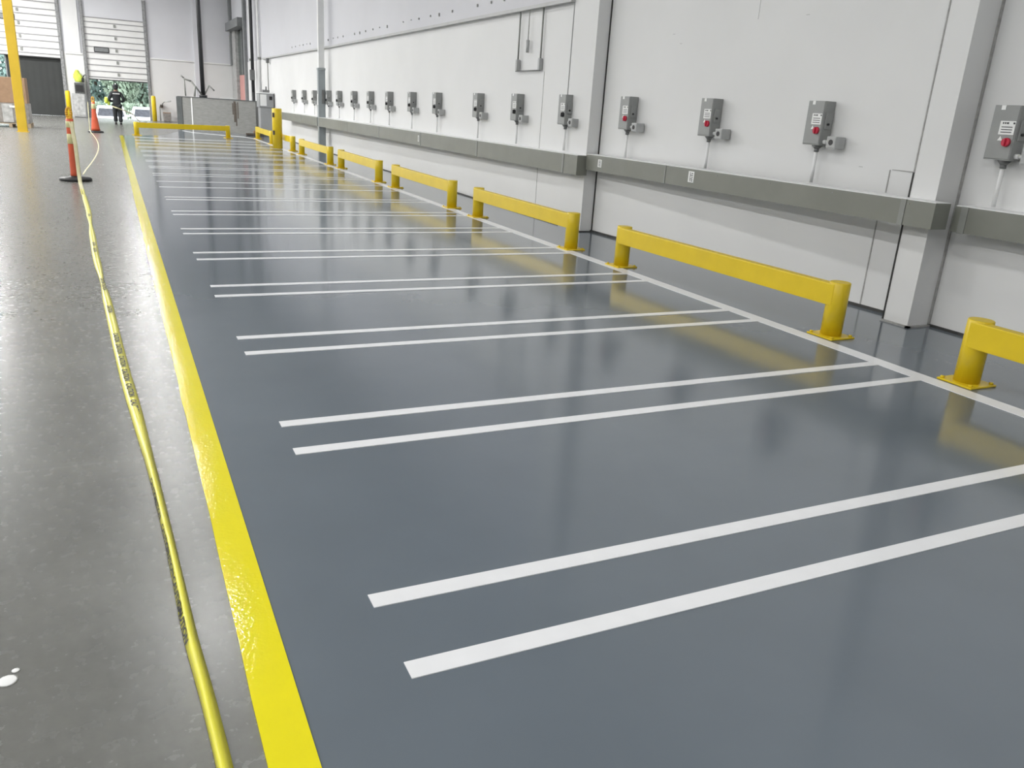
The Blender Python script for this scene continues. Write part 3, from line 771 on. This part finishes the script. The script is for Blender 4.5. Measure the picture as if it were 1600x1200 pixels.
jk = [grow([(0, 0, .84, .165, .125), (0, .0, .95, .16, .12), (0, .01, 1.08, .145, .105), (0, .02, 1.27, .165, .115), (0, .02, 1.40, .135, .095), (0, .028, 1.47, .06, .06)], .022)]
for s in (1, -1): jk.append(grow(arm(s)[:6], .02))
skin_body(jk, 'jacket', 'navy', pe)
tr_ = [grow([(0, 0, .93, .14, .10)]+leg(s, *a)[1:3]+[(s*.10, a[1], .10, .055, .055)], .034) for s, a in ((1, (.05, -.05, 0)), (-1, (.04, .12, 0)))]
skin_body(tr_, 'trousers', 'navy', pe)
for s, yf in ((1, -.05), (-1, .12)):
    MB().box(s*.10-.05, s*.10+.05, yf-.09, yf+.19, 0, .10, .035, 3).build('boot', 'black', pe)
cp = MB().lathe([(.112, 1.63), (.115, 1.67), (.105, 1.73), (.07, 1.77), (.02, 1.785)], (0, .048, 0), 20).build('cap', 'navy', pe)
MB().box(-.08, .08, .13, .26, 1.645, 1.66, .006, 1).build('cap_peak', 'navy', cp)
MB().lathe([(.09, 1.55), (.1, 1.6), (.1, 1.64)], (0, .035, 0), 18).build('hair', 'black', pe)
w = MB()
for k in range(9):
    x = -.135+k*.031
    w.box(x, x+.023, -.118, -.098, 1.345, 1.385)
w.build('back_lettering', 'label', pe)['label'] = 'white lettering across the back of the jacket'
q = empty('work_gloves', (-.10, 40.75, .84), 'lime gloves held low at the left side of the walking person', 'gloves')
g = MB(); g.lathe([(.02, 0), (.07, .05), (.085, .16), (.05, .26), (.02, .28)], (0, 0, 0), 12); g.lathe([(.02, -.06), (.05, -.02), (.06, .08), (.03, .15)], (.09, .02, 0), 12)
g.build('glove_cloth', 'lime', q)
ribbon('barrier_tape', [(.10, 40.02, .76), (.3, 40.0, .70), (.55, 40.3, .61), (.95, 41.4, .42), (1.1, 42.6, .2), (1.3, 43.8, .004), (1.6, 45.2, .004)], .05, 'tape_pale',
       'thin pale tape stretched past the legs of the walking person', 'tape', flat=False)

# ------------------------------------------------------------------ outdoors
structure(MB().box(-30, 40, YF+.3, 120, -1.6, -1.3).build('ground', 'yard'))
def car(loc, label, paint, wdt=1.85, rz=0):
    r = empty('car', loc, label, 'car', 'cars parked outside the dock door', rz)
    hw = wdt/2
    # front faces -y
    prof = [(-2.25, .30), (-2.28, .62), (-2.15, .88), (-1.0, 1.02), (-.9, 1.04), (2.05, 1.06), (2.2, .75), (2.2, .30)]
    b = MB(); bm = b.bm
    Ls = [bm.verts.new((-hw, y, z)) for y, z in prof]; Rs = [bm.verts.new((hw, y, z)) for y, z in prof]
    n = len(prof)
    for k in range(n): bm.faces.new((Ls[k], Ls[(k+1) % n], Rs[(k+1) % n], Rs[k]))
    bm.faces.new(Ls); bm.faces.new(Rs[::-1])
    bmesh.ops.bevel(bm, geom=list(bm.edges), offset=.05, segments=2, affect='EDGES')
    b.build('car_body', paint, r)
    rf = MB(); rf.box(-hw*.82, hw*.82, -.34, 1.75, 1.47, 1.62, .03, 2)
    for sx in (-1, 1):
        rf.tube((sx*hw*.93, -1.0, 1.03), (sx*hw*.78, -.27, 1.55), .06, n=8)
        rf.tube((sx*hw*.93, 1.95, 1.05), (sx*hw*.78, 1.72, 1.55), .06, n=8)
        rf.tube((sx*hw*.95, .55, 1.04), (sx*hw*.80, .5, 1.55), .035, n=8)
    rf.build('roof', paint, r)
    def quad(pts, nm, m):
        q = MB(); q.bm.faces.new([q.bm.verts.new(p) for p in pts]); o = q.build(nm, m, r)
        sd = o.modifiers.new('thickness', 'SOLIDIFY'); sd.thickness = .012; return o
    quad([(-hw*.92, -.98, 1.04), (hw*.92, -.98, 1.04), (hw*.78, -.32, 1.50), (-hw*.78, -.32, 1.50)], 'windshield', 'car_glass')
    quad([(-hw*.92, 1.93, 1.06), (hw*.92, 1.93, 1.06), (hw*.78, 1.73, 1.5), (-hw*.78, 1.73, 1.5)], 'rear_window', 'car_glass')
    for sx in (-1, 1):
        quad([(sx*hw*.94, -.95, 1.05), (sx*hw*.94, 1.9, 1.06), (sx*hw*.79, 1.7, 1.49), (sx*hw*.79, -.26, 1.49)], 'side_window', 'car_glass')
        MB().box(sx*hw*.72-.17, sx*hw*.72+.17, -2.31, -2.1, .66, .84, .03, 2).build('headlight', 'lamp_glass', r)
        MB().box(sx*(hw+.09)-.09, sx*(hw+.09)+.09, -.92, -.78, 1.04, 1.16, .03, 2).build('side_mirror', paint, r)
        for y in (-1.4, 1.4): MB().tube((sx*(hw-.2), y, .34), (sx*(hw+.01), y, .34), .34, n=24).build('wheel', 'tyre', r)
    MB().box(-hw*.5, hw*.5, -2.31, -2.2, .55, .80, .02, 1).build('grille', 'car_glass', r)
    MB().box(-hw, hw, -2.34, -2.2, .32, .5, .03, 2).build('bumper', paint, r)
    return r
car((.05, 61.5, -1.3), 'white car facing the dock, left one behind the walking person', 'car_white')
car((2.2, 63.5, -1.3), 'pale silver car facing the dock, right of the walking person', 'car_silver', 1.75)
def tree(x, y, h, rad, leaf, label, cnt=1500):
    r = empty('tree', (x, y, -1.3), label, 'tree', 'trees beyond the yard')
    MB().tube((0, 0, 0), (0, 0, h*.45), .22, .14, 10).tube((0, 0, h*.4), (rad*.3, .2, h*.7), .10, .05, 8).tube((0, 0, h*.38), (-rad*.35, -.1, h*.68), .10, .05, 8).build('trunk', 'bark', r)
    v = []; f = []
    for k in range(cnt):
        # clumps
        a = random.uniform(0, 2*PI); u = random.uniform(-1, 1); rr = random.uniform(.55, 1)**.6
        c = Vector((rad*rr*math.cos(a)*math.sqrt(1-u*u), rad*.8*rr*math.sin(a)*math.sqrt(1-u*u), h*.55+h*.47*rr*u))
        e = Euler((random.uniform(0, PI), random.uniform(0, PI), random.uniform(0, PI))).to_matrix()
        s = random.uniform(.14, .30)
        i = len(v)
        for px, py in ((-1, 0), (0, -.55), (1, 0), (0, .55)): v.append(c+e@Vector((px*s, py*s, .08*s*abs(px))))
        f.append((i, i+1, i+2, i+3))
    me = bpy.data.meshes.new('foliage'); me.from_pydata(v, [], f); me.materials.append(M[leaf])
    o = bpy.data.objects.new('foliage', me); COL.objects.link(o); o.parent = r
    return r
kinds = [('leaf_a', 'mid green tree'), ('leaf_b', 'blue green tree'), ('leaf_c', 'pale green tree')]
spots = [(-7.6, 71, 9, 1.7, 1, 'far left beyond the gap beside the dark curtain'), (-2.4, 72, 9, 1.5, 0, 'in the first row, left of the door opening'), (.9, 72, 9.5, 1.5, 2, 'in the first row, behind the walking person'),
         (4.1, 72, 9, 1.5, 1, 'in the first row, right of the walking person'), (-.8, 76, 10, 1.5, 1, 'in the second row, left of the walking person'), (2.5, 76, 10, 1.6, 0, 'in the second row, right of the walking person'),
         (5.9, 76, 9.5, 1.5, 2, 'in the second row, behind the right door edge'), (-2.6, 81, 12, 2.5, 2, 'in the last row, left'), (2.6, 81, 12, 2.5, 1, 'in the last row, middle')]
for x, y, h, rad, k, where in spots:
    tree(x, y, h, rad, kinds[k][0], f'{kinds[k][1]} {where}', 2200)
sb = [(-1.2, 68.5), (.2, 68.7), (1.6, 68.4), (3.0, 68.6), (4.4, 68.5)]
for k, (x, y) in enumerate(sb):
    v = []; f = []
    r = empty('shrub', (x, y, -1.3), f'pale leafy shrub behind the parked cars, {ordinal(k+1)} of the row', 'shrub', 'shrubs behind the parked cars')
    for j in range(700):
        c = Vector((random.uniform(-.62, .62), random.uniform(-.5, .5), random.uniform(.1, 1.75)))
        e = Euler((random.uniform(0, PI), random.uniform(0, PI), random.uniform(0, PI))).to_matrix(); s = random.uniform(.08, .16); i = len(v)
        for px, py in ((-1, 0), (0, -.5), (1, 0), (0, .5)): v.append(c+e@Vector((px*s, py*s, 0)))
        f.append((i, i+1, i+2, i+3))
    me = bpy.data.meshes.new('foliage'); me.from_pydata(v, [], f); me.materials.append(M['leaf_c'])
    o = bpy.data.objects.new('foliage', me); COL.objects.link(o); o.parent = r
    MB().tube((0, 0, 0), (0, 0, 1.2), .04, .02, 8).build('stem', 'bark', r)

# ------------------------------------------------------------------ light: rows of ceiling lamps and an overcast sky outside
def lamp(x, y, pw):
    ld = bpy.data.lights.new('ceiling_lamp', 'AREA'); ld.shape = 'RECTANGLE'; ld.size = .4; ld.size_y = 1.0; ld.energy = pw; ld.color = (1, .99, .975)
    o = bpy.data.objects.new('ceiling_lamp', ld); COL.objects.link(o); o.location = (x, y, 7.0)
for x, pw in ((.75, 84), (-6.0, 232), (-13.0, 240)):
    for k in range(9):
        y = .3+k*6.05-6.05
        lamp(x, y, pw*(1+(.6 if x > 0 else 2.8)*min(1, max(0, (y-16)/22))))
wd = bpy.data.worlds.new('overcast'); S.world = wd; wd.use_nodes = True
wn = wd.node_tree; bg = wn.nodes['Background']
tc = wn.nodes.new('ShaderNodeTexCoord'); sx = wn.nodes.new('ShaderNodeSeparateXYZ'); wn.links.new(tc.outputs['Generated'], sx.inputs[0])
cr = wn.nodes.new('ShaderNodeValToRGB'); wn.links.new(sx.outputs['Z'], cr.inputs['Fac'])
cr.color_ramp.elements[0].color = (.86, .9, .93, 1); cr.color_ramp.elements[1].color = (.95, 1, 1.05, 1)
wn.links.new(cr.outputs['Color'], bg.inputs['Color']); bg.inputs['Strength'].default_value = 6.0

S.view_settings.view_transform = 'Standard'; S.view_settings.look = 'None'
S.view_settings.gamma = 1; S.view_settings.use_curve_mapping = False
S.view_settings.exposure = 0.11
